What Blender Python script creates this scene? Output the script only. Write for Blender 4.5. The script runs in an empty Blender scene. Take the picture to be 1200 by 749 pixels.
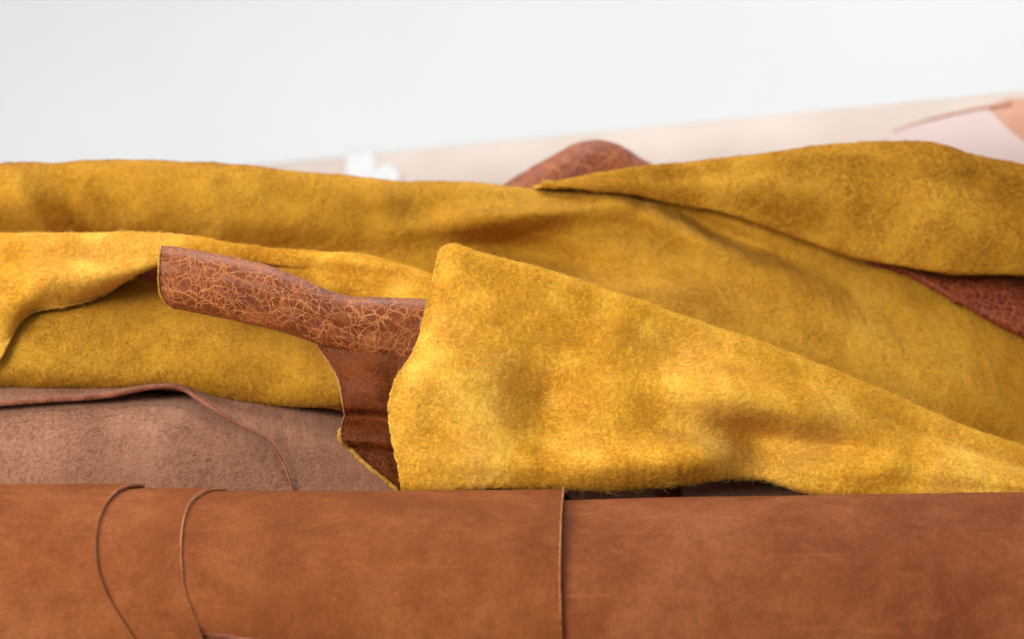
import bpy, math, random
import numpy as np
from mathutils import Vector

random.seed(7)
RNG = np.random.default_rng(11)
S = bpy.context.scene
COL = S.collection

# ------------------------------------------------------------------ camera
F = 1742.0            # focal length in pixels of a 1200 px wide picture
CAM_Y = -0.93
cam_d = bpy.data.cameras.new('camera')
cam = bpy.data.objects.new('camera', cam_d)
COL.objects.link(cam)
cam.location = (0, CAM_Y, 0)
cam.rotation_euler = (math.radians(90), 0, 0)
cam_d.sensor_width = 36
cam_d.lens = 36 * F / 1200
cam_d.clip_start = 0.05
cam_d.clip_end = 50
cam_d.dof.use_dof = True
cam_d.dof.focus_distance = 0.945
cam_d.dof.aperture_fstop = 4.8
S.camera = cam

# ------------------------------------------------------------------ light
w = bpy.data.worlds.new('World')
S.world = w
w.use_nodes = True
w.node_tree.nodes['Background'].inputs[0].default_value = (0.96, 0.98, 1.0, 1)
w.node_tree.nodes['Background'].inputs[1].default_value = 0.41


def area(name, loc, target, size, size_y, power, col):
    l = bpy.data.lights.new(name, 'AREA')
    l.shape = 'RECTANGLE'
    l.size, l.size_y, l.energy, l.color = size, size_y, power, col
    o = bpy.data.objects.new(name, l)
    COL.objects.link(o)
    o.location = loc
    o.rotation_euler = (Vector(target) - Vector(loc)).to_track_quat('-Z', 'Y').to_euler()
    return o


area('window_light', (-1.75, -1.7, 0.82), (0, 0.1, 0), 1.6, 1.2, 78, (1.0, 0.985, 0.96))
area('ceiling_light', (-0.25, 0.55, 1.75), (0.05, 0.1, 0), 1.2, 0.8, 29, (1.0, 0.99, 0.97))
area('wall_light', (1.9, 1.3, 1.7), (0.5, 3.3, 0.5), 1.4, 1.2, 14, (0.95, 0.99, 1.0))

S.view_settings.view_transform = 'Standard'
S.view_settings.look = 'None'
S.view_settings.exposure = 0.15
S.view_settings.gamma = 1.0


# ------------------------------------------------------------------ helpers
def W(px, py, d):
    """pixel of the picture + distance in metres -> a point of the room"""
    px, py, d = np.broadcast_arrays(np.asarray(px, float), np.asarray(py, float), np.asarray(d, float))
    return np.stack([(px - 600) / F * d, d + CAM_Y, (374.5 - py) / F * d], -1)


def pix(P):
    d = P[..., 1] - CAM_Y
    return P[..., 0] / d * F + 600, 374.5 - P[..., 2] / d * F, d


def spline(pts, par, q):
    """Catmull-Rom through pts (n,k) at increasing parameters par"""
    pts = np.asarray(pts, float)
    par = np.asarray(par, float)
    n = len(pts)
    m = np.zeros_like(pts)
    m[1:-1] = (pts[2:] - pts[:-2]) / (par[2:] - par[:-2])[:, None]
    m[0] = (pts[1] - pts[0]) / (par[1] - par[0])
    m[-1] = (pts[-1] - pts[-2]) / (par[-1] - par[-2])
    q = np.clip(q, par[0], par[-1])
    i = np.clip(np.searchsorted(par, q, side='right') - 1, 0, n - 2)
    h = par[i + 1] - par[i]
    t = (q - par[i]) / h
    t, h = t[:, None], h[:, None]
    return ((2 * t**3 - 3 * t**2 + 1) * pts[i] + (t**3 - 2 * t**2 + t) * h * m[i]
            + (-2 * t**3 + 3 * t**2) * pts[i + 1] + (t**3 - t**2) * h * m[i + 1])


_LAT = RNG.random((256, 256))


def vnoise(x, y, seed=0):
    x = x + seed * 17.31
    y = y + seed * 9.77
    xi, yi = np.floor(x).astype(int), np.floor(y).astype(int)
    fx, fy = x - xi, y - yi
    fx = fx * fx * fx * (fx * (fx * 6 - 15) + 10)
    fy = fy * fy * fy * (fy * (fy * 6 - 15) + 10)
    g = lambda a, b: _LAT[a & 255, b & 255]
    return ((g(xi, yi) * (1 - fx) + g(xi + 1, yi) * fx) * (1 - fy)
            + (g(xi, yi + 1) * (1 - fx) + g(xi + 1, yi + 1) * fx) * fy) * 2 - 1


def fbm(x, y, oct=4, seed=0):
    s, a, f = 0, 1.0, 1.0
    for k in range(oct):
        s = s + a * vnoise(x * f, y * f, seed + k * 3)
        a *= 0.5
        f *= 2.03
    return s


def grid_normals(P):
    du = np.gradient(P, axis=1)
    dv = np.gradient(P, axis=0)
    n = np.cross(du, dv)
    n /= np.linalg.norm(n, axis=-1, keepdims=True) + 1e-12
    return n


def grid_uv(P):
    """lengths along the grid in metres"""
    du = np.linalg.norm(np.diff(P, axis=1), axis=-1)
    dv = np.linalg.norm(np.diff(P, axis=0), axis=-1)
    u = np.concatenate([np.zeros((P.shape[0], 1)), np.cumsum(du, 1)], 1)
    v = np.concatenate([np.zeros((1, P.shape[1])), np.cumsum(dv, 0)], 0)
    return np.stack([u, v], -1)


def face_camera(P):
    """orient the grid so its normals look at the camera where it faces it most"""
    n = grid_normals(P)
    c = np.array([0, CAM_Y, 0]) - P
    c /= np.linalg.norm(c, axis=-1, keepdims=True)
    px, py, d = pix(P)
    vis = np.where((px > 0) & (px < 1200) & (py > 0) & (py < 760), 1.0, 0.0)
    vis = vis * np.exp(-(d - d[vis > 0].min()) / 0.02)
    if (np.sum(n * c, -1) * vis).sum() < 0:
        return P[:, ::-1]
    return P


def make_sheet(name, P, thick, mats, parent=None, wrinkle=0.0, wscale=30.0, seed=1, ragged=0.0, fine=0.0):
    """a closed leather sheet: front face = mats[0], back = mats[1], cut rim = mats[2]"""
    P = face_camera(P.copy())
    uv = grid_uv(P)
    n = grid_normals(P)
    if wrinkle:
        P = P + n * (wrinkle * fbm((P[..., 0] + .25 * P[..., 1]) * wscale, (P[..., 2] - .75 * P[..., 1]) * wscale, 4, seed))[..., None]
    if fine:
        P = P + n * (fine * fbm((P[..., 0] + .25 * P[..., 1]) * 260, (P[..., 2] - .75 * P[..., 1]) * 260, 3, seed + 5))[..., None]
    if ragged:
        R, Cc = P.shape[:2]
        tu = P[:, 1] - P[:, 0]
        for col, sgn in ((0, 1), (Cc - 1, 1)):
            other = 3 if col == 0 else Cc - 4
            t = P[:, col] - P[:, other]
            t /= np.linalg.norm(t, axis=-1, keepdims=True)
            P[:, col] += t * (ragged * fbm(np.arange(R) * .35, np.zeros(R), 3, seed + 9))[:, None]
        for row in (0, R - 1):
            other = 3 if row == 0 else R - 4
            t = P[row] - P[other]
            t /= np.linalg.norm(t, axis=-1, keepdims=True)
            P[row] += t * (ragged * fbm(np.arange(Cc) * .35, np.zeros(Cc), 3, seed + 13))[:, None]
    n = grid_normals(P)
    R, Cc = P.shape[:2]
    B = P - n * thick
    co = np.concatenate([P.reshape(-1, 3), B.reshape(-1, 3)])
    idx = np.arange(R * Cc).reshape(R, Cc)
    a, b, c, d = idx[:-1, :-1], idx[:-1, 1:], idx[1:, 1:], idx[1:, :-1]
    front = np.stack([a, b, c, d], -1).reshape(-1, 4)
    back = np.stack([d, c, b, a], -1).reshape(-1, 4) + R * Cc
    o = R * Cc
    rim = []
    for line, fl in ((idx[0], 1), (idx[-1], 0), (idx[:, 0], 0), (idx[:, -1], 1)):
        p, q = line[:-1], line[1:]
        if fl:
            rim.append(np.stack([q, p, p + o, q + o], -1))
        else:
            rim.append(np.stack([p, q, q + o, p + o], -1))
    rim = np.concatenate(rim)
    faces = np.concatenate([front, back, rim])
    mi = np.concatenate([np.zeros(len(front), int), np.ones(len(back), int), np.full(len(rim), 2)])
    me = bpy.data.meshes.new(name)
    me.vertices.add(len(co))
    me.vertices.foreach_set('co', co.ravel())
    me.loops.add(faces.size)
    me.loops.foreach_set('vertex_index', faces.ravel())
    me.polygons.add(len(faces))
    me.polygons.foreach_set('loop_start', np.arange(len(faces)) * 4)
    me.polygons.foreach_set('material_index', mi)
    uvf = np.concatenate([uv.reshape(-1, 2)] * 2)
    l = me.uv_layers.new(name='UVMap')
    l.data.foreach_set('uv', uvf[faces.ravel()].ravel())
    me.update(calc_edges=True)
    me.polygons.foreach_set('use_smooth', [True] * len(faces))
    e = np.zeros(len(me.edges), bool)
    for m in mats:
        me.materials.append(m)
    ob = bpy.data.objects.new(name, me)
    COL.objects.link(ob)
    ob.parent = parent
    ob['_'] = 0
    del ob['_']
    return ob, P, n


def bead(name, pts, r, mat, parent, seed=1, n=None, ragged=0.25, closed_w=1.0):
    """the raw cut edge of a hide: a thin irregular strip along a line of points"""
    pts = np.asarray(pts, float)
    L = np.concatenate([[0], np.cumsum(np.linalg.norm(np.diff(pts, axis=0), axis=-1))])
    n = n or int(L[-1] / 0.0008) + 4
    C = spline(pts, L, np.linspace(0, L[-1], n))
    s = np.linspace(0, L[-1], n)
    t = np.gradient(C, axis=0)
    t /= np.linalg.norm(t, axis=-1, keepdims=True)
    up = np.array([0, -1.0, 0.05])
    a = np.cross(t, up)
    a /= np.linalg.norm(a, axis=-1, keepdims=True) + 1e-9
    b = np.cross(a, t)
    k = 8
    ang = np.arange(k) / k * 2 * math.pi
    r = np.interp(s / L[-1], np.linspace(0, 1, len(r)), r)[:, None] if np.ndim(r) else r
    rr = r * (1 + ragged * fbm(s[:, None] * 500 + 0 * ang, ang[None] * 1.3 + 0 * s[:, None], 3, seed))
    taper = np.minimum(1, np.minimum(s, L[-1] - s) / 0.004 + 0.15)
    rr = rr * taper[:, None]
    V = C[:, None] + a[:, None] * (rr * np.cos(ang))[..., None] * closed_w + b[:, None] * (rr * np.sin(ang))[..., None]
    idx = np.arange(n * k).reshape(n, k)
    f = np.stack([idx[:-1], np.roll(idx[:-1], -1, 1), np.roll(idx[1:], -1, 1), idx[1:]], -1).reshape(-1, 4).tolist()
    f.append(list(idx[0][::-1]))
    f.append(list(idx[-1]))
    me = bpy.data.meshes.new(name)
    me.from_pydata(V.reshape(-1, 3).tolist(), [], f)
    me.polygons.foreach_set('use_smooth', [True] * len(me.polygons))
    me.materials.append(mat)
    ob = bpy.data.objects.new(name, me)
    COL.objects.link(ob)
    ob.parent = parent
    return ob


def nap(P, n, count, length, radius, mat, parent, seed, comb=(0.3, 0, -0.2), lift=0.38, edge=False, margin=90):
    """short suede fibres rooted all over the sheet"""
    rng = np.random.default_rng(seed)
    R, C = P.shape[:2]
    c = 0.25 * (P[:-1, :-1] + P[1:, :-1] + P[:-1, 1:] + P[1:, 1:])
    area_ = np.linalg.norm(np.cross(P[:-1, 1:] - P[:-1, :-1], P[1:, :-1] - P[:-1, :-1]), axis=-1)
    px, py, d = pix(c)
    ok = (px > -margin) & (px < 1200 + margin) & (py > -50) & (py < 749 + 60)
    view = np.array([0, CAM_Y, 0]) - c
    view /= np.linalg.norm(view, axis=-1, keepdims=True)
    nn = 0.25 * (n[:-1, :-1] + n[1:, :-1] + n[:-1, 1:] + n[1:, 1:])
    ok &= np.sum(nn * view, -1) > -0.35
    p = (area_ * ok).ravel()
    p /= p.sum()
    k = rng.choice(p.size, count, p=p)
    i, j = k // (C - 1), k % (C - 1)
    a, b = rng.random((2, count))
    bl = lambda A: (A[i, j] * ((1 - a) * (1 - b))[:, None] + A[i, j + 1] * ((1 - a) * b)[:, None]
                    + A[i + 1, j] * (a * (1 - b))[:, None] + A[i + 1, j + 1] * (a * b)[:, None])
    root, nr = bl(P), bl(n)
    x, z, y = root[:, 0], root[:, 2], root[:, 1]
    # slowly turning comb direction, clumped at a few millimetres
    g = np.array(comb)[None] + np.stack([fbm(x * 30, z * 30 + y * 20, 3, 1), fbm(x * 30, z * 30 + y * 20, 2, 5),
                                         fbm(x * 30, z * 30 + y * 20, 3, 8)], -1) * 0.8
    cl = np.stack([vnoise(x * 420, z * 420 + y * 300, 2), vnoise(x * 420, z * 420 + y * 300, 6),
                   vnoise(x * 420, z * 420 + y * 300, 9)], -1)
    g = g + cl * 0.6 + rng.normal(0, 0.35, (count, 3))
    g -= nr * np.sum(g * nr, -1, keepdims=True)
    g /= np.linalg.norm(g, axis=-1, keepdims=True) + 1e-6
    patchy = np.clip(0.8 + 0.45 * fbm(x * 55, z * 55 + y * 40, 4, 14), 0.3, 1.5)
    ln = length * (0.4 + 0.85 * rng.random(count) ** 1.8)[:, None] * patchy[:, None]
    lf = lift * (0.5 + rng.random(count))[:, None]
    p0 = root - nr * 0.0002
    p1 = root + (nr * lf + g * 0.55) * ln * 0.45
    cur = rng.normal(0, 0.16, (count, 3)) * ln
    p2 = root + (nr * lf * 0.75 + g * 1.0) * ln * 0.8 + cur
    p3 = root + (nr * lf * 0.45 + g * 1.3) * ln * 0.98 + cur * 1.8
    A = np.stack([p0, p1, p2, p3], 1).astype(np.float32)
    cu = bpy.data.hair_curves.new('suede_nap')
    cu.add_curves([4] * count)
    cu.position_data.foreach_set('vector', A.ravel())
    ra = cu.attributes.get('radius') or cu.attributes.new('radius', 'FLOAT', 'POINT')
    rad = np.tile(np.array([1, 0.95, 0.75, 0.35], np.float32), count) * radius
    ra.data.foreach_set('value', rad.astype(np.float32))
    cu.materials.append(mat)
    ob = bpy.data.objects.new('suede_nap', cu)
    COL.objects.link(ob)
    ob.parent = parent
    ob['kind'] = 'stuff'
    return ob


def empty(name, loc, label, cat, group=None):
    o = bpy.data.objects.new(name, None)
    COL.objects.link(o)
    o.empty_display_size = 0.02
    o['label'] = label
    o['category'] = cat
    if group:
        o['group'] = group
    return o          # kept at the origin: the parts carry room coordinates


# ------------------------------------------------------------------ materials
def lin(r, g, b):
    f = lambda c: ((c / 255 + 0.055) / 1.055) ** 2.4 if c > 10 else c / 255 / 12.92
    return (f(r), f(g), f(b), 1)


def nt(name):
    m = bpy.data.materials.new(name)
    m.use_nodes = True
    t = m.node_tree
    return m, t, t.nodes['Principled BSDF']


def ramp(t, src, stops, interp='LINEAR'):
    r = t.nodes.new('ShaderNodeValToRGB')
    r.color_ramp.interpolation = interp
    e = r.color_ramp.elements
    while len(e) < len(stops):
        e.new(0.5)
    for k, (p, c) in enumerate(stops):
        e[k].position = p
        e[k].color = c if len(c) == 4 else (*c, 1)
    t.links.new(src, r.inputs[0])
    return r.outputs[0]


def noise(t, vec, scale, detail=4, rough=0.55, dist=0.0, offset=None):
    if offset is not None:
        mp = t.nodes.new('ShaderNodeMapping')
        mp.inputs['Location'].default_value = offset
        t.links.new(vec, mp.inputs[0])
        vec = mp.outputs[0]
    n = t.nodes.new('ShaderNodeTexNoise')
    n.inputs['Scale'].default_value = scale
    n.inputs['Detail'].default_value = detail
    n.inputs['Roughness'].default_value = rough
    n.inputs['Distortion'].default_value = dist
    t.links.new(vec, n.inputs['Vector'])
    return n.outputs[0]


def mix(t, f, a, b, mode='MIX'):
    m = t.nodes.new('ShaderNodeMix')
    m.data_type = 'RGBA'
    m.blend_type = mode
    for s, v in ((m.inputs[0], f), (m.inputs[6], a), (m.inputs[7], b)):
        if isinstance(v, (int, float)):
            s.default_value = v
        elif isinstance(v, tuple):
            s.default_value = v
        else:
            t.links.new(v, s)
    return m.outputs[2]


def bump(t, bsdf, h, strength, dist, prev=None):
    b = t.nodes.new('ShaderNodeBump')
    b.inputs['Strength'].default_value = strength
    b.inputs['Distance'].default_value = dist
    t.links.new(h, b.inputs['Height'])
    if prev is not None:
        t.links.new(prev, b.inputs['Normal'])
    t.links.new(b.outputs[0], bsdf.inputs['Normal'])
    return b.outputs[0]


def suede(name, dark, mid, light, sheen=0.25, off=(0, 0, 0), fibre=False, patch=11, sheen_tint=None, gray=False):
    m, t, b = nt(name)
    tc = t.nodes.new('ShaderNodeTexCoord')
    v = tc.outputs['Object']
    big = noise(t, v, patch, 3, 0.6, 0.6, off)
    c = ramp(t, big, [(0.30, dark), (0.5, mid), (0.70, light)])
    small = noise(t, v, 70, 4, 0.65, 0.3, off)
    c = mix(t, ramp(t, small, [(0.42, (0, 0, 0)), (0.72, (0.24, 0.24, 0.24))]), c, dark)
    lt = noise(t, v, 45, 4, 0.7, 0.2, (3.1, 1.7, 2.2))
    c = mix(t, ramp(t, lt, [(0.52, (0, 0, 0)), (0.75, (0.24, 0.24, 0.24))]), c, light)
    fine = noise(t, v, 520, 3, 0.75)
    f = ramp(t, fine, [(0.32, (0.80, 0.80, 0.78)), (0.55, (1, 1, 1)), (0.72, (1.16, 1.16, 1.14))])
    c = mix(t, 1.0, c, f, 'MULTIPLY')
    t.links.new(c, b.inputs['Base Color'])
    b.inputs['Roughness'].default_value = 0.95
    b.inputs['Specular IOR Level'].default_value = 0.15
    b.inputs['Sheen Weight'].default_value = sheen
    b.inputs['Sheen Roughness'].default_value = 0.45
    if sheen_tint:
        b.inputs['Sheen Tint'].default_value = sheen_tint
    if fibre:
        tr = t.nodes.new('ShaderNodeBsdfTranslucent')
        t.links.new(c, tr.inputs['Color'])
        ms = t.nodes.new('ShaderNodeMixShader')
        ms.inputs[0].default_value = 0.4
        t.links.new(b.outputs[0], ms.inputs[1])
        t.links.new(tr.outputs[0], ms.inputs[2])
        t.links.new(ms.outputs[0], t.nodes['Material Output'].inputs['Surface'])
    if not fibre:
        p = bump(t, b, noise(t, v, 380, 4, 0.7), 0.35, 0.0010)
        bump(t, b, noise(t, v, 90, 3, 0.6), 0.35, 0.003, p)
    return m


YD, YM, YL = lin(206, 150, 40), lin(224, 172, 54), lin(238, 192, 80)
M_yellow = suede('yellow_suede', YD, YM, YL, 0.05)
M_yfibre = suede('yellow_nap', lin(220, 168, 52), lin(236, 191, 72), lin(249, 214, 110), 0.0, fibre=True)
M_ochre = suede('ochre_suede', lin(164, 112, 26), lin(184, 132, 36), lin(202, 152, 50), 0.02, (4, 2, 1), patch=9)
M_ofibre = suede('ochre_nap', lin(172, 120, 34), lin(191, 140, 44), lin(209, 160, 62), 0.0, (4, 2, 1), fibre=True, patch=9)
M_mfibre = suede('golden_nap', lin(188, 136, 38), lin(208, 160, 54), lin(226, 180, 80), 0.0, (4, 2, 1), fibre=True)
M_taupe = suede('taupe_suede', lin(132, 90, 68), lin(152, 107, 82), lin(170, 126, 99), 0.03, (1, 5, 2))
M_tfibre = suede('taupe_nap', lin(150, 106, 82), lin(170, 124, 98), lin(190, 146, 118), 0.0, (1, 5, 2), fibre=True)
M_yedge = suede('yellow_cut_edge', lin(150, 100, 40), lin(186, 132, 48), lin(214, 168, 80), 0.1, (2, 2, 2), patch=60)
M_tanedge = suede('tan_cut_edge', lin(138, 82, 50), lin(172, 112, 74), lin(196, 138, 98), 0.1, (2, 7, 2), patch=60)
M_brownedge = suede('brown_cut_edge', lin(112, 62, 44), lin(142, 84, 62), lin(164, 104, 78), 0.1, (6, 7, 2), patch=60)
M_flesh = suede('brown_flesh_side', lin(120, 84, 64), lin(140, 100, 80), lin(158, 118, 98), 0.1, (6, 1, 2))


def crackle(name, dark, mid, line, cell=75.0, gloss=0.42, off=(0, 0, 0), spec=0.2, amount=1.0):
    """waxed pull-up leather with light crease lines, laid out in the sheet's own metres"""
    m, t, b = nt(name)
    uv = t.nodes.new('ShaderNodeUVMap')
    mp = t.nodes.new('ShaderNodeMapping')
    mp.inputs['Location'].default_value = off
    t.links.new(uv.outputs[0], mp.inputs[0])
    v = mp.outputs[0]
    # bend the coordinates so the creases wander
    nz = t.nodes.new('ShaderNodeTexNoise')
    nz.inputs['Scale'].default_value = 60
    nz.inputs['Detail'].default_value = 2
    nz.inputs['Roughness'].default_value = 0.6
    t.links.new(v, nz.inputs['Vector'])
    sub = t.nodes.new('ShaderNodeVectorMath'); sub.operation = 'SUBTRACT'
    sub.inputs[1].default_value = (0.5, 0.5, 0.5)
    t.links.new(nz.outputs['Color'], sub.inputs[0])
    sc = t.nodes.new('ShaderNodeVectorMath'); sc.operation = 'SCALE'
    sc.inputs['Scale'].default_value = 0.016
    t.links.new(sub.outputs[0], sc.inputs[0])
    ad = t.nodes.new('ShaderNodeVectorMath'); ad.operation = 'ADD'
    t.links.new(v, ad.inputs[0]); t.links.new(sc.outputs[0], ad.inputs[1])
    vec = ad.outputs[0]

    def warp(vec_, scale, amp, o):
        mp_ = t.nodes.new('ShaderNodeMapping')
        mp_.inputs['Location'].default_value = o
        t.links.new(vec_, mp_.inputs[0])
        n_ = t.nodes.new('ShaderNodeTexNoise')
        n_.inputs['Scale'].default_value = scale
        n_.inputs['Detail'].default_value = 1.5
        t.links.new(mp_.outputs[0], n_.inputs['Vector'])
        s_ = t.nodes.new('ShaderNodeVectorMath'); s_.operation = 'SUBTRACT'
        s_.inputs[1].default_value = (0.5, 0.5, 0.5)
        t.links.new(n_.outputs['Color'], s_.inputs[0])
        k_ = t.nodes.new('ShaderNodeVectorMath'); k_.operation = 'SCALE'
        k_.inputs['Scale'].default_value = amp
        t.links.new(s_.outputs[0], k_.inputs[0])
        a_ = t.nodes.new('ShaderNodeVectorMath'); a_.operation = 'ADD'
        t.links.new(mp_.outputs[0], a_.inputs[0]); t.links.new(k_.outputs[0], a_.inputs[1])
        return a_.outputs[0]

    def cracks(scale, mm, o):
        vv_ = warp(warp(v, 45, 0.014, o), 170, 0.0035, (o[1], o[0], 3))
        vo = t.nodes.new('ShaderNodeTexVoronoi')
        vo.voronoi_dimensions = '2D'
        vo.feature = 'DISTANCE_TO_EDGE'
        vo.inputs['Scale'].default_value = scale
        vo.inputs['Randomness'].default_value = 1.0
        t.links.new(vv_, vo.inputs['Vector'])
        w = mm * 0.00070 * scale
        return ramp(t, vo.outputs[0], [(0.0, (1, 1, 1)), (w * 0.4, (0.75, 0.75, 0.75)), (w, (0, 0, 0))])

    area1 = ramp(t, noise(t, v, 30, 3, 0.6), [(0.34, (0.40, 0.40, 0.40)), (0.58, (1, 1, 1))])
    area2 = ramp(t, noise(t, v, 38, 3, 0.6, 0, (2, 2, 2)), [(0.40, (0.1, 0.1, 0.1)), (0.62, (1, 1, 1))])
    brk = ramp(t, noise(t, v, 240, 2, 0.6, 0, (5, 2, 2)), [(0.34, (0.35, 0.35, 0.35)), (0.52, (1, 1, 1))])
    lines = mix(t, 1.0, cracks(cell, 0.75, (0, 0, 0)), area1, 'MULTIPLY')
    for sc_, mm_, o_, ar in ((cell * 0.66, 0.65, (1.3, 3.1, 0), None), (cell * 1.35, 0.6, (4.2, 1.7, 0), area2),
                             (cell * 0.9, 0.5, (7.1, 2.3, 0), area2), (cell * 2.1, 0.5, (2.6, 8.2, 0), area1)):
        k_ = cracks(sc_, mm_, o_)
        lines = mix(t, 1.0, lines, mix(t, 1.0, k_, ar if ar is not None else area1, 'MULTIPLY'), 'LIGHTEN')
    lines = mix(t, 1.0, lines, brk, 'MULTIPLY')
    if amount < 1:
        lines = mix(t, 1.0, lines, (amount, amount, amount, 1), 'MULTIPLY')
    base = ramp(t, noise(t, v, 24, 4, 0.6, 0.4, (1, 1, 1)), [(0.32, dark), (0.66, mid)])
    rub = ramp(t, noise(t, v, 36, 4, 0.65, 0.4, (7, 1, 1)), [(0.54, (0, 0, 0)), (0.80, (0.4, 0.4, 0.4))])
    base = mix(t, rub, base, line)
    col = mix(t, lines, base, line)
    t.links.new(col, b.inputs['Base Color'])
    r = ramp(t, lines, [(0, (gloss,) * 3), (1, (0.7, 0.7, 0.7))])
    t.links.new(r, b.inputs['Roughness'])
    b.inputs['Specular IOR Level'].default_value = spec
    p = bump(t, b, noise(t, v, 500, 3, 0.6), 0.25, 0.0006)
    bump(t, b, lines, 0.45, -0.0008, p)
    return m


M_crackle = crackle('crackled_leather', lin(94, 42, 19), lin(136, 68, 32), lin(210, 130, 74))
M_crackle_dark = crackle('crackled_leather_dark', lin(70, 28, 16), lin(104, 44, 24), lin(164, 82, 44), cell=90, gloss=0.38, off=(0.4, 0.7, 0))
M_crackle_back = crackle('crackled_leather_back', lin(94, 44, 26), lin(134, 68, 40), lin(196, 122, 76), cell=48, gloss=0.5, off=(2, 1, 0))
M_lining = crackle('dark_grain_leather', lin(58, 25, 9), lin(108, 50, 16), lin(160, 84, 34), cell=130, spec=0.12, amount=0.5, gloss=0.5, off=(5, 1, 0))


def nubuck(name, dark, mid, light, off=(0, 0, 0)):
    m, t, b = nt(name)
    tc = t.nodes.new('ShaderNodeTexCoord')
    v = tc.outputs['Object']
    c = ramp(t, noise(t, v, 9, 4, 0.6, 0.5, off), [(0.30, dark), (0.5, mid), (0.72, light)])
    c = mix(t, ramp(t, noise(t, v, 42, 5, 0.7, 0.4), [(0.42, (0, 0, 0)), (0.75, (0.7, 0.7, 0.7))]), c, dark)
    c = mix(t, ramp(t, noise(t, v, 30, 4, 0.7, 0.4, (4, 4, 9)), [(0.48, (0, 0, 0)), (0.75, (0.55, 0.55, 0.55))]), c, light)
    c = mix(t, 1.0, c, ramp(t, noise(t, v, 420, 3, 0.7), [(0.3, (0.84, 0.84, 0.84)), (0.7, (1.12, 1.12, 1.12))]), 'MULTIPLY')
    c = mix(t, ramp(t, noise(t, v, 95, 5, 0.75, 0.2, (6, 3, 1)), [(0.38, (0.30, 0.30, 0.30)), (0.54, (0, 0, 0))]), c, dark)
    c = mix(t, ramp(t, noise(t, v, 75, 5, 0.75, 0.2, (1, 3, 8)), [(0.54, (0, 0, 0)), (0.74, (0.35, 0.35, 0.35))]), c, light)
    pore = noise(t, v, 1500, 2, 0.6)
    c = mix(t, 1.0, c, ramp(t, pore, [(0.34, (0.78, 0.76, 0.74)), (0.46, (1, 1, 1)), (0.66, (1.05, 1.05, 1.05))]), 'MULTIPLY')
    ms_ = t.nodes.new('ShaderNodeMapping')
    ms_.inputs['Rotation'].default_value = (0.2, 0.5, 0.3)
    ms_.inputs['Scale'].default_value = (18, 260, 260)
    t.links.new(v, ms_.inputs[0])
    scr = ramp(t, noise(t, ms_.outputs[0], 1.0, 3, 0.6), [(0.62, (0, 0, 0)), (0.74, (0.35, 0.35, 0.35))])
    c = mix(t, scr, c, light)
    vo = t.nodes.new('ShaderNodeTexVoronoi')
    vo.inputs['Scale'].default_value = 55
    t.links.new(v, vo.inputs['Vector'])
    spot = ramp(t, vo.outputs['Distance'], [(0.03, (0.5, 0.5, 0.5)), (0.075, (0, 0, 0))])
    spm = mix(t, 1.0, spot, ramp(t, noise(t, v, 14, 2), [(0.5, (0, 0, 0)), (0.6, (1, 1, 1))]), 'MULTIPLY')
    c = mix(t, spm, c, lin(96, 50, 34))
    t.links.new(c, b.inputs['Base Color'])
    b.inputs['Roughness'].default_value = 0.8
    b.inputs['Specular IOR Level'].default_value = 0.14
    p = bump(t, b, noise(t, v, 700, 4, 0.7), 0.35, 0.0006)
    p = bump(t, b, noise(t, v, 120, 4, 0.6), 0.3, 0.0014, p)
    return m


M_brown = nubuck('brown_nubuck', lin(108, 52, 20), lin(132, 69, 30), lin(152, 88, 48))
M_brown2 = nubuck('brown_nubuck_inner', lin(104, 50, 22), lin(130, 68, 33), lin(152, 88, 53), (3, 1, 5))


def plain(name, c1, c2, scale=6, rough=0.9, bumpy=0.15):
    m, t, b = nt(name)
    tc = t.nodes.new('ShaderNodeTexCoord')
    v = tc.outputs['Object']
    t.links.new(ramp(t, noise(t, v, scale, 4, 0.55), [(0.3, c1), (0.7, c2)]), b.inputs['Base Color'])
    b.inputs['Roughness'].default_value = rough
    b.inputs['Specular IOR Level'].default_value = 0.3
    bump(t, b, noise(t, v, 160, 4, 0.6), bumpy, 0.001)
    return m


M_wall = plain('white_wall_paint', (0.80, 0.81, 0.81, 1), (0.83, 0.84, 0.84, 1), 1.5)
M_table = plain('white_table_top', (0.70, 0.69, 0.67, 1), (0.75, 0.74, 0.72, 1), 5, 0.5)
M_pale = plain('pale_hide', lin(176, 162, 152), lin(189, 175, 166), 7)
M_pale2 = plain('pale_hide_flap', lin(181, 162, 158), lin(192, 174, 170), 7)
M_tan = plain('tan_hide', lin(164, 112, 90), lin(186, 142, 120), 14)
M_paper = plain('white_paper', (0.52, 0.525, 0.525, 1), (0.55, 0.555, 0.555, 1), 4)
M_scuff = plain('scuffed_tan_edge', lin(150, 104, 88), lin(186, 140, 120), 30)


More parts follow.
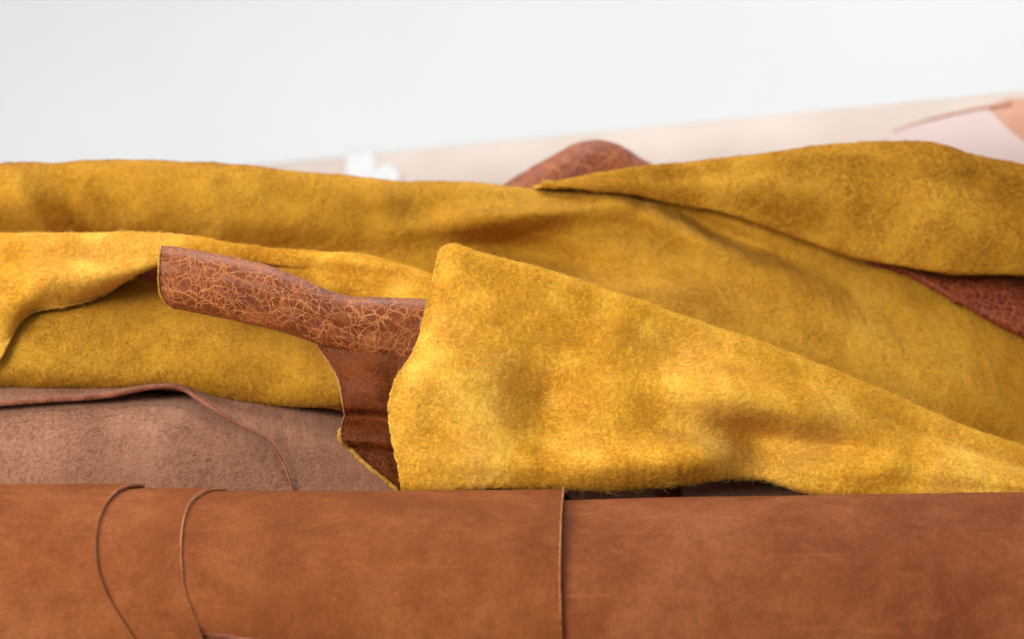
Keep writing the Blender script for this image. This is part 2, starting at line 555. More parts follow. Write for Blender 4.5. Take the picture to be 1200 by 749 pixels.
# ------------------------------------------------------------------ section sheets
def section_sheet(T, B, rt, rb, left=None, bulge=0.0, bumps=(), tail_t=0.05, tail_b=0.02, nu=420, nv=150,
                  top='cap', bottom='cap', back_t=0.0, smooth=14, shear=False):
    """T, B: paired control points (px, py, d) of the upper silhouette and the lower line.
    Each section runs: tail behind the fold - rounded fold - front - rounded under-fold - tail."""
    T, B = np.asarray(T, float), np.asarray(B, float)
    mid = 0.5 * (T + B)[:, :2]
    par = np.concatenate([[0], np.cumsum(np.linalg.norm(np.diff(mid, axis=0), axis=-1) + 2)])
    q = np.linspace(0, par[-1], nu)
    Tp, Bp = spline(T, par, q), spline(B, par, q)
    Tw, Bw = W(Tp[:, 0], Tp[:, 1], Tp[:, 2]), W(Bp[:, 0], Bp[:, 1], Bp[:, 2])
    s = q / par[-1]
    f = lambda r: np.interp(s, np.linspace(0, 1, len(r)), r) if np.ndim(r) else np.full(nu, float(r))
    rt, rb, bg = f(rt), f(rb), f(bulge)
    rows, vv = [], []
    if top == 'cap':
        fs = Tw + np.stack([0 * rt, -rt, -rt], -1)
    else:
        fs = Tw
    if bottom == 'cap':
        fe = Bw + np.stack([0 * rb, -rb, rb], -1)
    else:
        fe = Bw
    nc = 12
    if top == 'cap':
        for k in range(8):
            z = (1 - k / 8)
            rows.append(Tw + np.stack([0 * rt, rt + back_t * z, -rt - tail_t * z], -1)); vv.append(0)
        for k in range(nc):
            a = math.pi - k / nc * math.pi
            rows.append(Tw + np.stack([0 * rt, -rt * -math.cos(a) * -1 if False else rt * -math.cos(a), rt * (math.sin(a) - 1)], -1)); vv.append(0)
    for k in range(nv + 1):
        v = k / nv
        p = fs * (1 - v) + fe * v
        p = p + np.stack([0 * bg, -bg * math.sin(math.pi * v) ** 1.4, 0 * bg], -1)
        rows.append(p); vv.append(v)
    if bottom == 'cap':
        for k in range(1, nc + 1):
            a = k / nc * math.pi / 2
            rows.append(Bw + np.stack([0 * rb, -rb * math.cos(a), rb * (1 - math.sin(a))], -1)); vv.append(1)
        for k in range(1, 6):
            rows.append(Bw + np.stack([0 * rb, 0 * rb + tail_b * k / 5, 0 * rb + 0.002 * k / 5], -1)); vv.append(1)
    P = np.stack(rows)
    # fix the top cap (half circle from behind, over the crest, to the front)
    if top == 'cap':
        for k in range(nc):
            a = k / nc * math.pi       # 0 behind, pi front
            P[8 + k] = Tw + np.stack([0 * rt, rt * math.cos(a), rt * (math.sin(a) - 1)], -1)
    # even rows along every section, then soften the joints
    seg = np.linalg.norm(np.diff(P, axis=0), axis=-1) + 1e-7
    cum = np.concatenate([np.zeros((1, nu)), np.cumsum(seg, 0)], 0)
    NR = nv + 70
    Q = np.empty((NR, nu, 3))
    for j in range(nu):
        qq = np.linspace(0, cum[-1, j], NR)
        for a_ in range(3):
            Q[:, j, a_] = np.interp(qq, cum[:, j], P[:, j, a_])
    P = Q
    if shear:
        crest = P[..., 2].argmax(0)
        w_ = np.clip((Tw[None, :, 2] - P[..., 2]) / (Tw[:, 2] - Bw[:, 2])[None], 0, 1)
        w_ = np.where(np.arange(NR)[:, None] < crest[None], 0, w_)
        P[..., 0] = Tw[None, :, 0] * (1 - w_) + Bw[None, :, 0] * w_
    for _ in range(smooth):
        P[1:-1] = 0.25 * P[:-2] + 0.5 * P[1:-1] + 0.25 * P[2:]
    px, py, d = pix(P)
    # toward / away from the lens modelling of dents and ridges
    dd = np.zeros_like(px)
    for (cx, cy, sx, sy, ang, amp) in bumps:
        c, sn = math.cos(math.radians(ang)), math.sin(math.radians(ang))
        X, Y = (px - cx) * c + (py - cy) * sn, -(px - cx) * sn + (py - cy) * c
        dd += amp * np.exp(-(X / sx) ** 2 - (Y / sy) ** 2)
    px0 = px.copy()
    if left is not None:
        left = np.asarray(left, float)
        lp = np.concatenate([[0], np.cumsum(np.linalg.norm(np.diff(left, axis=0), axis=-1))])
        lq = spline(left, lp, np.linspace(0, lp[-1], 300))
        o = np.argsort(lq[:, 1])
        edge_x = np.interp(py[:, 0], lq[o, 1], lq[o, 0])
        ofs = edge_x - px[:, 0]
        fade = np.exp(-(s / 0.10) ** 1.5)
        px = px + ofs[:, None] * fade[None]
    P = W(px, py, d)
    P[..., 1] -= dd
    return P


def edge_line(P, which, step=6, rng=None):
    L = {'left': P[:, 0], 'right': P[:, -1], 'top': P[0], 'bottom': P[-1]}[which]
    if rng:
        L = L[rng[0]:rng[1]]
    return L[::step]


# ------------------------------------------------------------------ wall and table
def flat(name, v, mat, thick=0.03, nrm=(0, 0, 1)):
    me = bpy.data.meshes.new(name)
    v = [Vector(p) for p in v]
    n = Vector(nrm) * thick
    vs = v + [p - n for p in v]
    me.from_pydata(vs, [], [(0, 1, 2, 3), (7, 6, 5, 4), (0, 4, 5, 1), (1, 5, 6, 2), (2, 6, 7, 3), (3, 7, 4, 0)])
    me.materials.append(mat)
    o = bpy.data.objects.new(name, me)
    COL.objects.link(o)
    o['kind'] = 'structure'
    return o


TABLE_Z = -0.315
flat('wall', [(-6, 2.6, -1.2), (6, 2.6, -1.2), (6, 2.6, 3.5), (-6, 2.6, 3.5)], M_wall, 0.1, (0, -1, 0))
flat('table_top', [(-1.6, -0.45, TABLE_Z), (1.6, -0.45, TABLE_Z), (1.6, 2.2, TABLE_Z), (-1.6, 2.2, TABLE_Z)], M_table, 0.03)


# ------------------------------------------------------------------ pale roll at the back
def cyl_patch(A, Bp, R, a0, a1, t0, t1, nu=160, nv=60, edge=None):
    """part of a roll's skin; angle 0 looks at the lens, 90 is up"""
    A, Bp = np.array(A), np.array(Bp)
    ax = (Bp - A) / np.linalg.norm(Bp - A)
    up = np.array([0, 0, 1.0])
    fr = np.cross(ax, up)
    if fr[1] > 0:
        fr = -fr
    t = np.linspace(0, 1, nu)[None, :, None]
    v = np.linspace(0, 1, nv)[:, None, None]
    th = np.radians(a0 + (a1 - a0) * v)
    tt = t0 + (t1 - t0) * t
    if edge is not None:
        tt = edge(tt, v)
    c = A + (Bp - A) * tt
    return c + R * (fr * np.cos(th) + up * np.sin(th))


Rp = 0.075
zr = 267.5 / F * 1.62
pR = np.array([600 / F * 1.62, 1.62 + CAM_Y, zr - Rp])
dl = zr * F / 183.5
pL = np.array([-270 / F * dl, dl + CAM_Y, zr - Rp])
dirp = (pR - pL)
A0, B0 = pL - dirp * 0.45, pR + dirp * 0.25
pale = empty('rolled_hide', (0, 0, 0), 'pale pink rolled hide running along the wall behind the whole pile', 'rolled hide')
make_sheet('outer_wrap', cyl_patch(A0, B0, Rp, -170, 180, 0, 1, 240, 120), 0.002, [M_pale] * 3, pale, 0.0005, 8, 3)


def on_roll(px, py, R=Rp):
    """first hit of the picture ray with the pale roll"""
    dr = np.array([(px - 600) / F, 1, (374.5 - py) / F])
    o = np.array([0, CAM_Y, 0])
    ax = (B0 - A0) / np.linalg.norm(B0 - A0)
    w_ = o - A0
    dp, wp = dr - ax * dr.dot(ax), w_ - ax * w_.dot(ax)
    a, b, c = dp.dot(dp), 2 * dp.dot(wp), wp.dot(wp) - R * R
    disc = max(b * b - 4 * a * c, 0)
    return o + dr * (-b - math.sqrt(disc)) / (2 * a)


def roll_flap(name, ups, downs, mat, R, nu=80, nv=30):
    U, D_ = np.asarray(ups, float), np.asarray(downs, float)
    q = np.linspace(0, len(U) - 1, nu)
    up_, dn = spline(U, np.arange(len(U)), q), spline(D_, np.arange(len(D_)), q)
    P = np.zeros((nv, nu, 3))
    for i in range(nv):
        v = i / (nv - 1)
        for j in range(nu):
            p = up_[j] * (1 - v) + dn[j] * v
            P[i, j] = on_roll(p[0], p[1], R)
    return make_sheet(name, P, 0.0012, [mat] * 3, pale, 0.0003, 20, 4)


roll_flap('folded_flap', [(1040, 156), (1080, 143), (1120, 133), (1156, 127), (1178, 148), (1215, 178), (1260, 215)],
          [(1040, 260), (1080, 260), (1120, 262), (1156, 262), (1190, 265), (1230, 268), (1270, 270)], M_pale2, Rp + 0.0045)
roll_flap('tan_patch', [(1150, 128), (1180, 116), (1200, 115), (1250, 112), (1320, 108)],
          [(1165, 150), (1195, 180), (1215, 200), (1260, 230), (1320, 260)], M_tan, Rp + 0.003)
ln = [on_roll(x, y, Rp + 0.0045) for x, y in ((1045, 155), (1080, 143), (1120, 133), (1150, 127), (1186, 121))]
bead('dark_crease', ln, [0.0008, 0.0016, 0.002, 0.0024], M_scuff, pale, 3)
# white paper band and round tag on the roll
band = empty('paper_band', (0, 0, 0), 'white paper band round the left stretch of the pale pink roll', 'paper band')
wrap = roll_flap('paper_wrap', [(406, 176), (417, 175), (428, 174), (439, 173)], [(404, 240), (415, 240), (427, 240), (438, 240)], M_paper, Rp + 0.0015, 30, 30)[0]
wrap.parent = band
tag = roll_flap('paper_tag', [(437, 203), (446, 194), (458, 194), (468, 203)], [(436, 230), (446, 232), (458, 232), (468, 230)], M_paper, Rp + 0.004, 30, 12)[0]
tag.parent = band

# ------------------------------------------------------------------ brown hump behind
hump = empty('leather_hide', (0, 0, 0), 'brown crackled hide humped up behind the yellow pile, against the pale roll', 'leather hide')
T = [(540, 262, 1.34), (588, 219, 1.34), (620, 196, 1.34), (650, 178, 1.34), (680, 165.5, 1.34), (703, 162, 1.34), (728, 169, 1.34),
     (748, 183, 1.34), (764, 193, 1.34), (800, 218, 1.34), (850, 262, 1.34)]
B = [(x, 330, 1.30) for x, _, _ in T]
P = section_sheet(T, B, 0.035, 0.01, bulge=0.01, nu=220, nv=60, tail_t=0.10, bottom='cut')
make_sheet('crackled_face', P, 0.002, [M_crackle_back, M_ochre, M_yedge], hump, 0.0022, 22, 7)

# ------------------------------------------------------------------ back yellow hide
back = empty('suede_hide', (0, 0, 0), 'long ochre suede hide rolled across the whole pile at the back', 'suede hide')
T = [(-140, 207, 1.17), (0, 194, 1.17), (60, 190, 1.17), (120, 187, 1.17), (230, 190, 1.17), (330, 198, 1.17), (450, 208, 1.18), (540, 215, 1.19),
     (640, 220, 1.20), (740, 225, 1.20), (840, 236, 1.20), (960, 250, 1.20), (1080, 262, 1.20), (1200, 272, 1.20), (1340, 285, 1.20)]
B = [(-140, 520, 1.27), (0, 520, 1.27), (60, 520, 1.27), (120, 520, 1.27), (230, 520, 1.26), (330, 520, 1.24), (440, 530, 1.20), (520, 530, 1.15),
     (620, 520, 1.08), (710, 490, 1.08), (800, 520, 1.085), (920, 560, 1.09), (1050, 590, 1.09), (1190, 610, 1.09), (1340, 630, 1.09)]
bumps_F = [(180, 292, 330, 26, 4, -0.022), (590, 258, 110, 16, -6, 0.024), (650, 305, 120, 24, 12, -0.032), (455, 245, 22, 36, -30, 0.006), (500, 250, 20, 30, -40, -0.004),
           (35, 235, 16, 70, -32, 0.009), (85, 240, 16, 70, -32, -0.008), (130, 235, 22, 40, -20, -0.005), (330, 262, 60, 14, 5, 0.004), (330, 230, 50, 20, 5, -0.003),
           (250, 232, 18, 40, -25, 0.004), (800, 276, 90, 13, 24, 0.015), (850, 272, 90, 11, 24, -0.015), (820, 330, 60, 25, 25, -0.006),
           (940, 340, 70, 22, 30, 0.007), (1030, 370, 70, 22, 30, -0.006), (1120, 450, 90, 26, 30, 0.007), (750, 240, 14, 22, -20, -0.008)]
P = section_sheet(T, B, 0.032, 0.02, bulge=0.022, bumps=bumps_F, nu=620, nv=220, tail_t=0.16, back_t=0.05)
ob, Pf, Nf = make_sheet('suede_face', P, 0.002, [M_ochre, M_crackle, M_yedge], back, 0.0022, 14, 21, fine=0.00025)
nap(Pf, Nf, 240000, 0.0019, 0.000062, M_ofibre, ob, 5)

# ------------------------------------------------------------------ upper right flap
flap = empty('suede_hide', (0, 0, 0), 'ochre suede hide folded over at the upper right, brown grain under it', 'suede hide')
T = [(624, 215, 1.165), (680, 206, 1.16), (740, 197, 1.155), (800, 190, 1.15), (860, 184, 1.15), (915, 177, 1.15), (962, 169, 1.15), (1010, 164.5, 1.15),
     (1062, 163.5, 1.15), (1100, 168, 1.15), (1130, 178, 1.15), (1160, 186, 1.15), (1200, 193, 1.15), (1330, 222, 1.15)]
B = [(636, 217, 1.150), (690, 223, 1.142), (745, 228, 1.138), (795, 241, 1.128), (842, 248, 1.122), (890, 264, 1.116), (935, 280, 1.112), (980, 297, 1.108),
     (1028, 309, 1.102), (1068, 316, 1.098), (1110, 322, 1.094), (1150, 324, 1.092), (1200, 324, 1.092), (1330, 322, 1.092)]
_fx, _fy, _fd = pix(Pf)


def depth_on(px, py):
    k = np.hypot(_fx - px, _fy - py) < 5
    return float(_fd[k].min()) if k.any() else 1.12


B = [(x, y, depth_on(x, y + 3) - (0.0045 if x < 760 else 0.0045 + 0.010 * min(1, (x - 760) / 60) if x < 1000 else 0.0145 + 0.02 * min(1, (x - 1000) / 120))) for x, y, _ in B]
T = [(x, y, max(b[2] + 0.012, d - 0.004)) for (x, y, d), b in zip(T, B)]
bumps_E = [(1040, 188, 70, 9, 8, 0.004), (1150, 215, 80, 9, 14, -0.004), (900, 225, 60, 18, 10, 0.003), (1020, 260, 70, 20, 0, -0.003)]
P = section_sheet(T, B, [0.002, 0.008, 0.012, 0.016, 0.02, 0.022, 0.02], [0.0012, 0.002], bulge=[0.0, 0.006, 0.010, 0.012, 0.012], bumps=bumps_E, nu=480, nv=110, tail_t=0.002, back_t=0.06, tail_b=0.012)
ob, Pe, Ne = make_sheet('suede_face', P, 0.0022, [M_ochre, M_ochre, M_yedge], flap, 0.0012, 16, 41, fine=0.00025, ragged=0.0005)
nap(Pe, Ne, 3000, 0.0036, 0.00006, M_ofibre, ob, 33, lift=0.8)
nap(Pe, Ne, 170000, 0.0019, 0.000062, M_ofibre, ob, 6)
T = [(1015, 301, 1.118), (1040, 305, 1.112), (1075, 309, 1.108), (1120, 314, 1.105), (1200, 318, 1.105), (1330, 318, 1.105)]
B = [(1016, 303, 1.118), (1045, 316, 1.106), (1085, 336, 1.098), (1130, 362, 1.090), (1200, 396, 1.080), (1330, 450, 1.070)]
T = [(x, y, depth_on(x, y) - 0.003 - 0.012 * min(1, max(0, x - 1030) / 120)) for x, y, _ in T]
B = [(x, y, depth_on(x, y) - 0.003) for x, y, _ in B]
P = section_sheet(T, B, 0.003, 0.005, bulge=[0.0, 0.002, 0.006, 0.006], nu=240, nv=60, tail_t=0.004, tail_b=0.001)
make_sheet('grain_fold', P, 0.002, [M_crackle_dark, M_crackle_dark, M_crackle_dark], flap, 0.0012, 30, 43)

# ------------------------------------------------------------------ taupe roll
DC = 1.045


def tangent_center(py_top, R, dc):
    e = -math.atan((py_top - 374.5) / F)
    z = -0.13
    for _ in range(12):
        z = dc * math.tan(e - math.asin(R / math.hypot(dc, z)))
    return z


taupe = empty('rolled_hide', (0, 0, 0), 'taupe suede rolled hide behind the brown roll, with a thin lip', 'rolled hide')
xs_px = np.array([-200, 0, 200, 300, 400, 500, 700, 1000, 1400])
sil = np.array([450, 452, 457, 468, 488, 500, 516, 534, 570])
Rt = np.array([.088, .088, .086, .082, .076, .076, .119, .120, .112])


def taupe_pt(px, th, dR, lift=0.0):
    """th array (radians, 0 = facing the lens), px = picture column at the roll's centre depth"""
    px, th = np.broadcast_arrays(px, th)
    R = np.interp(px, xs_px, Rt)
    zc = np.interp(px, xs_px, [tangent_center(s_, r_, DC) for s_, r_ in zip(sil, Rt)])
    R = R + dR + lift
    d = DC - R * np.cos(th)
    return np.stack([(px - 600) / F * DC * 0.96, d + CAM_Y, zc + R * np.sin(th)], -1)


u = np.linspace(-180, 1380, 520)[None, :]
th = np.radians(np.linspace(-110, 200, 200))[:, None]
P = taupe_pt(u, th, -0.004 + 0.003 * np.exp(-((u - 120) / 130) ** 2) * np.exp(-((th - 0.5) / 0.5) ** 2))
ob, Pt_, Nt_ = make_sheet('inner_wrap', P, 0.003, [M_taupe, M_brown, M_brownedge], taupe, 0.0015, 12, 51, fine=0.00015)
nap(Pt_, Nt_, 120000, 0.0021, 0.00008, M_tfibre, ob, 8, comb=(0.5, 0, 0.3), lift=0.5)
# upper layer: its edge line in the picture
EP = np.array([(-180, 486), (-60, 478), (0, 474), (60, 469), (130, 466), (185, 463), (214, 464), (236, 475), (266, 490), (300, 507), (318, 521), (334, 547),
               (345, 580), (352, 640)], float)
lp = np.concatenate([[0], np.cumsum(np.linalg.norm(np.diff(EP, axis=0), axis=-1))])
E_ = spline(EP, lp, np.linspace(0, lp[-1], 300))
# continue to the right along a hidden lower line
ext = np.stack([np.linspace(353, 1380, 240), np.full(240, 645.0)], -1)
E_ = np.concatenate([E_, ext])


def solve_theta(px_t, py_t, dR):
    lo, hi = np.full(px_t.shape, -1.4), np.full(px_t.shape, 1.62)
    pxc = px_t.copy()
    for _ in range(6):
        lo, hi = np.full(px_t.shape, -1.4), np.full(px_t.shape, 1.62)
        for _ in range(30):
            m_ = 0.5 * (lo + hi)
            p = taupe_pt(pxc, m_, dR)
            _, py_, d_ = pix(p)
            up = py_ > py_t
            lo, hi = np.where(up, m_, lo), np.where(up, hi, m_)
        p = taupe_pt(pxc, lo, dR)
        x_, _, _ = pix(p)
        pxc = pxc + (px_t - x_)
    return pxc, lo


pc, te = solve_theta(E_[:, 0], E_[:, 1], 0.002)
nvb = 110
v = np.linspace(0, 1, nvb)[:, None] ** 1.4
th = te[None] * (1 - v) + np.radians(205) * v
s_m = v * (np.radians(205) - te[None]) * 0.085        # metres from the edge
liftL = 0.006 * np.exp(-((E_[:, 0][None] - 195) / 55) ** 2) * np.exp(-(s_m / 0.022) ** 2)
liftL = liftL + 0.0012 * np.exp(-(s_m / 0.012) ** 2)
P = taupe_pt(pc[None], th, 0.002, liftL)
ob, Pb, Nb = make_sheet('outer_wrap', P, 0.0026, [M_taupe, M_brown, M_brownedge], taupe, 0.0006, 14, 53, fine=0.0002)
nap(Pb, Nb, 90000, 0.0012, 0.00007, M_tfibre, ob, 9, comb=(0.5, 0, 0.2), lift=0.4)
lipline = P[0, 20:296:4] - np.array([0, 0.0006, 0.0008])
bead('cut_edge', lipline, [0.0017, 0.0016, 0.0019, 0.0013, 0.0007, 0.0005], M_brownedge, taupe, 5, ragged=0.12)
# small dark brown tab peeping out under the flap
xx = np.array([768, 775, 785, 797.0])
pcx, tt0 = solve_theta(xx, np.full(4, 556.0), 0.0035)
pcy, tt1 = solve_theta(xx, np.full(4, 600.0), 0.0035)
P = np.stack([taupe_pt(pcx * (1 - k / 9) + pcy * k / 9, tt0 * (1 - k / 9) + tt1 * k / 9, 0.0045) for k in range(10)])
make_sheet('dark_tab', P, 0.0015, [M_lining] * 3, taupe)

# ------------------------------------------------------------------ lower left yellow hide
low = empty('suede_hide', (0, 0, 0), 'yellow suede hide folded at the left, its brown crackled curl in front', 'suede hide')
T = [(-140, 305, 1.092), (0, 300, 1.092), (80, 298, 1.092), (160, 302, 1.092), (230, 312, 1.092), (300, 322, 1.092), (370, 332, 1.088), (440, 342, 1.088), (500, 355, 1.088), (540, 365, 1.088)]
B = [(-140, 449, 1.035), (0, 454, 1.035), (60, 456, 1.035), (130, 458, 1.035), (200, 458, 1.035), (270, 469, 1.028), (335, 475, 1.022), (400, 475, 1.016), (470, 472, 1.01), (540, 468, 1.01)]
bumps_C = [(60, 420, 90, 26, 4, 0.006), (250, 430, 70, 22, 3, 0.005), (160, 370, 60, 30, -20, -0.006), (330, 420, 50, 20, 10, -0.004)]
P = section_sheet(T, B, 0.016, 0.014, bulge=0.018, bumps=bumps_C, nu=420, nv=130, tail_t=0.05)
ob, Pc, Nc = make_sheet('inner_fold', P, 0.002, [M_ochre, M_crackle, M_yedge], low, 0.0011, 18, 61, fine=0.00015)
nap(Pc, Nc, 3000, 0.0036, 0.00006, M_mfibre, ob, 32, lift=0.8)
nap(Pc, Nc, 130000, 0.0018, 0.000062, M_mfibre, ob, 10)
T = [(-140, 280, 1.062), (-60, 277, 1.062), (0, 275, 1.062), (40, 274.5, 1.062), (80, 274, 1.062), (120, 273.5, 1.062), (160, 274, 1.062), (200, 275, 1.062), (235, 278, 1.062),
     (300, 288, 1.060), (370, 295, 1.058), (420, 299, 1.055), (470, 310, 1.05), (508, 323, 1.045), (550, 345, 1.04)]
B = [(-140, 470, 1.008), (-50, 446, 1.008), (-5, 425, 1.010), (8, 405, 1.012), (22, 378, 1.014), (40, 364, 1.014), (80, 357, 1.014), (122, 344, 1.014), (165, 314, 1.010),
     (193, 289, 0.998), (255, 318, 1.01), (330, 345, 1.012), (400, 370, 1.012), (460, 385, 1.01), (520, 395, 1.01)]
_fx, _fy, _fd = pix(Pc)
B = [(x, y, depth_on(max(x, -80), y) - (0.0048 if abs(x - 190) > 60 else 0.0048 + 0.002 * (1 - abs(x - 190) / 60))) for x, y, _ in B]
bumps_C2 = [(60, 320, 80, 22, -5, 0.004), (20, 345, 30, 20, 0, -0.003), (400, 320, 70, 10, 8, -0.004), (440, 310, 50, 8, 8, 0.003)]
P = section_sheet(T, B, [0.02, 0.02, 0.018, 0.014, 0.012, 0.016, 0.018], 0.003, bulge=[0.016, 0.014, 0.010, 0.004, 0.008, 0.01], bumps=bumps_C2, nu=460, nv=100, tail_t=0.05, bottom='cut')
ob, Pc2, Nc2 = make_sheet('upper_fold', P, 0.002, [M_yellow, M_crackle, M_yedge], low, 0.0008, 16, 63, ragged=0.0004)
nap(Pc2, Nc2, 4000, 0.0036, 0.00006, M_yfibre, ob, 31, lift=0.8)
nap(Pc2, Nc2, 190000, 0.0018, 0.000062, M_yfibre, ob, 11)
Pl = P[-1]
xl, _, _ = pix(Pl)
sel = (xl > -60) & (xl < 190)
bead('cut_edge', Pl[sel][::5] + np.array([0, -0.0006, -0.0006]), 0.0011, M_yedge, low, 7, ragged=0.35)
# the crackled curl
T = [(189, 287, 1.012), (240, 294, 1.010), (290, 305, 1.006), (335, 318, 1.002), (375, 335, 0.998), (408, 346, 0.995), (450, 347.5, 0.990), (500, 349, 0.985), (560, 352, 0.98)]
B = [(215, 362, 1.014), (262, 373, 1.012), (310, 384, 1.008), (350, 396, 1.005), (385, 408, 1.001), (415, 417, 0.998), (450, 426, 0.993), (500, 436, 0.987), (560, 446, 0.982)]
_sh = ([150, 350, 400, 450, 500, 560], [-0.012, -0.012, -0.008, -0.002, 0.006, 0.012])
T = [(x, y, d + float(np.interp(x, *_sh))) for x, y, d in T]
B = [(x, y, d + float(np.interp(x, *_sh))) for x, y, d in B]
P = section_sheet(T, B, [0.019, 0.019, 0.019, 0.018, 0.018], [0.019, 0.019, 0.018, 0.018], left=[(190, 284), (187.5, 300), (186, 320), (187, 340), (192, 352), (202, 359), (216, 365)],
                  bulge=0.0, shear=True, nu=300, nv=70, tail_t=0.004, tail_b=0.004, bumps=[])
ob, Pk, Nk = make_sheet('crackled_curl', P, 0.0018, [M_crackle, M_yellow, M_yedge], low, 0.0006, 40, 65)
cx = Pk[:, 0] if abs(pix(Pk[40, 0])[0] - 190) < 80 else Pk[:, -1]
bead('cut_edge', cx[10:-5:3] + np.array([-0.0002, -0.0003, 0]), 0.00075, M_yedge, low, 8, ragged=0.5)

# ------------------------------------------------------------------ front flap with dark grain lining
front = empty('suede_hide', (0, 0, 0), 'bright yellow suede flap at the front, dark grain lining at its left end', 'suede hide')
T = [(513, 300, 0.983), (519, 290, 0.985), (532, 286, 0.985), (562, 295, 0.985), (625, 312, 0.985), (700, 336, 0.985), (760, 357, 0.985), (820, 378, 0.985), (880, 398, 0.985), (940, 420, 0.985), (1000, 444, 0.985),
     (1060, 470, 0.985), (1120, 495, 0.985), (1200, 524, 0.985), (1340, 575, 0.985)]
B = [(473, 578, 0.935), (482, 578, 0.935), (500, 578, 0.935), (540, 577, 0.935), (610, 575, 0.935), (690, 573.5, 0.935), (755, 571, 0.938), (805, 567, 0.94), (855, 562, 0.942), (900, 565, 0.942), (945, 578, 0.942),
     (1010, 586, 0.942), (1085, 589, 0.942), (1175, 592, 0.945), (1340, 600, 0.95)]
left = [(514, 296), (512, 303), (508, 322), (503, 345), (496, 370), (490, 396), (479, 420), (464, 442), (456, 465), (455, 490), (460, 520), (466, 548), (472, 580)]
bumps_D = [
    (645, 474, 46, 50, -35, -0.020), (930, 540, 70, 24, 6, -0.008), (700, 470, 60, 22, 10, -0.005), (760, 500, 90, 16, 12, -0.006),
    (560, 400, 60, 60, 0, 0.006), (545, 530, 60, 30, 0, 0.006), (700, 545, 150, 18, 0, 0.008),
    (890, 472, 110, 28, 12, 0.018), (915, 515, 115, 25, 12, -0.022), (888, 530, 36, 42, -14, -0.013), (780, 532, 70, 22, -4, 0.006), (985, 525, 45, 12, 14, -0.006), (820, 535, 60, 16, -5, 0.008),
    (720, 400, 26, 40, 30, 0.003), (790, 420, 26, 40, 30, -0.004), (850, 450, 26, 40, 30, 0.003), (1030, 545, 70, 18, 5, 0.008), (1120, 530, 70, 16, 15, 0.004), (1060, 500, 60, 14, 20, -0.004), (505, 480, 20, 40, 0, 0.003),
    (1075, 545, 22, 30, 20, -0.005), (505, 400, 12, 90, 8, -0.004)]
P = section_sheet(T, B, [0.010, 0.012, 0.014, 0.014, 0.012], [0.006, 0.008, 0.010], left=left, bulge=[0.006, 0.012, 0.014, 0.012], bumps=bumps_D, nu=620, nv=220, tail_t=0.05, tail_b=0.012)
ob, Pd, Nd = make_sheet('suede_face', P, 0.0022, [M_yellow, M_lining, M_yedge], front, 0.0010, 13, 71, fine=0.0002, ragged=0.0007)
nap(Pd, Nd, 7000, 0.0042, 0.00006, M_yfibre, ob, 30, lift=0.8)
nap(Pd, Nd, 320000, 0.0019, 0.000062, M_yfibre, ob, 12)
# lining
T = [(368, 398, 0.990), (400, 404, 0.985), (440, 412, 0.978), (490, 420, 0.970), (540, 425, 0.965)]
B = [(472, 578, 0.945), (485, 580, 0.950), (500, 582, 0.955), (520, 582, 0.96), (560, 582, 0.965)]
left = [(368, 396), (376, 412), (388, 428), (397, 446), (401, 466), (402.5, 486), (400, 497), (401, 513), (414, 529), (433, 547), (452, 563), (472, 579)]
bumps_J = [(440, 492, 60, 9, 8, -0.010), (430, 512, 50, 9, 12, 0.010), (430, 450, 40, 20, 0, 0.005), (470, 440, 22, 30, -10, -0.004), (420, 530, 30, 14, 40, 0.004)]
P = section_sheet(T, B, 0.003, 0.003, left=left, bulge=0.004, bumps=bumps_J, nu=160, nv=150, top='cut', bottom='cut')
ob, Pj, Nj = make_sheet('grain_lining', P, 0.0018, [M_lining, M_yellow, M_yedge], front, 0.0009, 40, 75)
L0 = Pj[:, 0] if pix(Pj[:, 0])[0].mean() < pix(Pj[:, -1])[0].mean() else Pj[:, -1]
yy = pix(L0)[1]
hi = yy > 500
bead('cut_edge', L0[hi][::4], 0.0014, M_yedge, front, 9, ragged=0.35)
bead('cut_edge', L0[~hi][::4], 0.0006, M_tanedge, front, 10, ragged=0.5)

# ------------------------------------------------------------------ brown roll in front
brown = empty('rolled_hide', (0, 0, 0), 'smooth brown nubuck rolled hide across the very front, four stepped layers', 'rolled hide')
DCB = 0.905


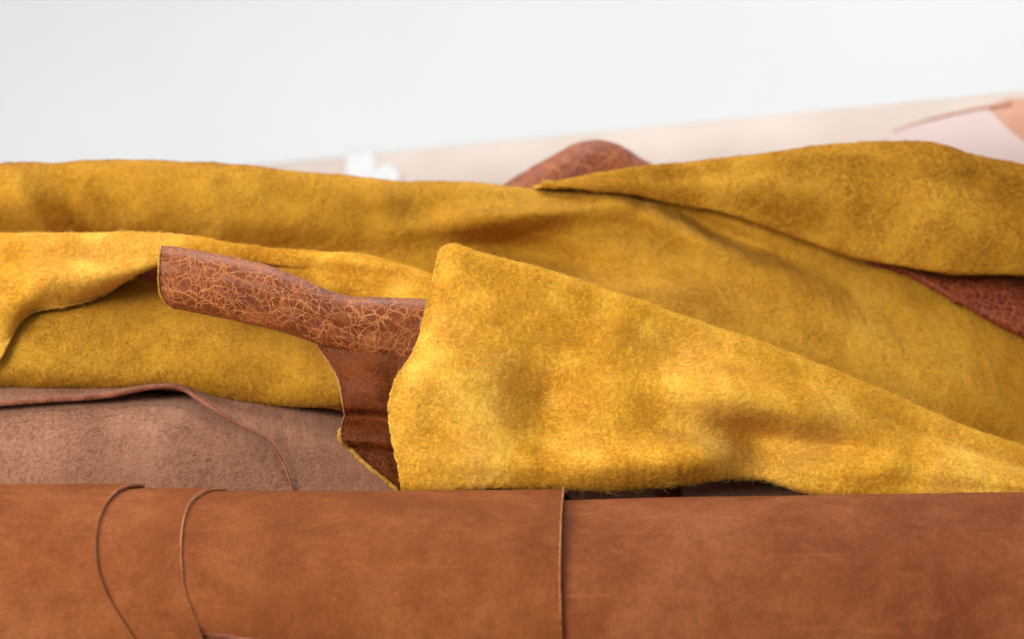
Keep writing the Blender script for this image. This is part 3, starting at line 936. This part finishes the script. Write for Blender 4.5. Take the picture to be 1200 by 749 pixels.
def layer(R, S_px, S_py, edge, low=None, th_hi=215, nu=420, nv=150):
    """edge: (py, px) line of the layer's right end, or None; low: picture line of its lower end"""
    zs = np.array([tangent_center(s_, R, DCB) for s_ in S_py])
    u = np.linspace(0, 1, nu)[None]
    v = np.linspace(0, 1, nv)[:, None]
    xl = W(-190, 0, 0.80)[0]
    xr = W(1390, 0, 0.80)[0] + 0.05
    th = np.radians(-95 + (th_hi + 95) * v) + 0 * u
    x = xl + (xr - xl) * u + 0 * v
    for _ in range(8):
        pxx = x / 0.85 * F + 600
        zc = np.interp(pxx, S_px, zs)
        d = DCB - R * np.cos(th)
        z = zc + R * np.sin(th)
        py = 374.5 - z / d * F
        if edge is not None:
            e = np.asarray(edge, float)
            ex = spline(e[:, 1:2], e[:, 0], np.clip(py.ravel(), e[0, 0], e[-1, 0]))[:, 0].reshape(py.shape)
            # behind the crest the edge simply runs on
            ex = np.where(th > 1.6, e[0, 1] + (th - 1.6) * 20, ex)
            xe = (ex - 600) / F * d
        else:
            xe = xr
        x = xl + (xe - xl) * u ** 0.6 + 0 * v
        if low is not None:
            lo_py = np.interp(x / d * F + 600, low[0], low[1])
            pyl = lo_py[0]
            a, b = np.full(pyl.shape, -1.6), np.full(pyl.shape, 1.5)
            for _ in range(26):
                m_ = 0.5 * (a + b)
                dm = DCB - R * np.cos(m_)
                pm = 374.5 - (zc[0] + R * np.sin(m_)) / dm * F
                a, b = np.where(pm > pyl, m_, a), np.where(pm > pyl, b, m_)
            th = a[None] * (1 - v) + np.radians(th_hi) * v
    P = np.stack([x, d + CAM_Y, z], -1)
    return P


SX = [-300, 0, 150, 250, 450, 660, 960, 1200, 1500]
wr = [M_brown, M_flesh, M_tanedge]
P4 = layer(0.1010, SX, [586, 586, 586, 586, 586, 586, 581, 577.5, 576], None)
make_sheet('inner_wrap', P4, 0.0025, [M_brown2, M_flesh, M_tanedge], brown, 0.0006, 10, 81)
e3 = [(540, 661), (573, 661), (600, 659), (640, 657.5), (680, 657), (720, 658), (749, 659), (800, 662), (880, 664)]
P3 = layer(0.1022, SX, [575, 575, 575, 575, 575, 572.5, 573, 573, 573], e3, low=([-400, 180, 235, 262, 300, 420, 660, 1400], [742, 741, 742.5, 745, 752, 772, 800, 850]))
make_sheet('wrap_layer', P3, 0.0025, wr, brown, 0.0005, 10, 83, ragged=0.0004)
e2 = [(540, 262), (571, 250), (576, 238), (588, 224), (608, 216), (640, 212.5), (675, 214), (700, 219), (725, 229), (745, 236), (800, 250), (880, 262)]
P2 = layer(0.1034, SX, [571] * 9, e2)
make_sheet('wrap_layer', P2, 0.0022, wr, brown, 0.0004, 10, 85, ragged=0.0003)
e1 = [(540, 165), (567, 152), (574, 138), (590, 124), (612, 115), (640, 112), (665, 114), (690, 122), (715, 135), (749, 157), (800, 190), (880, 230)]
P1 = layer(0.1046, SX, [567] * 9, e1)
make_sheet('wrap_layer', P1, 0.0022, wr, brown, 0.0004, 10, 87)
for Pn, r, sd in ((P1, 0.00045, 1), (P2, 0.00045, 2), (P3, 0.0005, 3)):
    L = Pn[5:90, -1]
    bead('cut_edge', L[::3] + np.array([-0.0005, 0.0010, -0.0001]), r, M_tanedge, brown, 20 + sd, ragged=0.4)
L = P3[0]
xq = pix(L)[0]
bead('cut_edge', L[(xq > 240)][::6], 0.0012, M_brownedge, brown, 31, ragged=0.25)
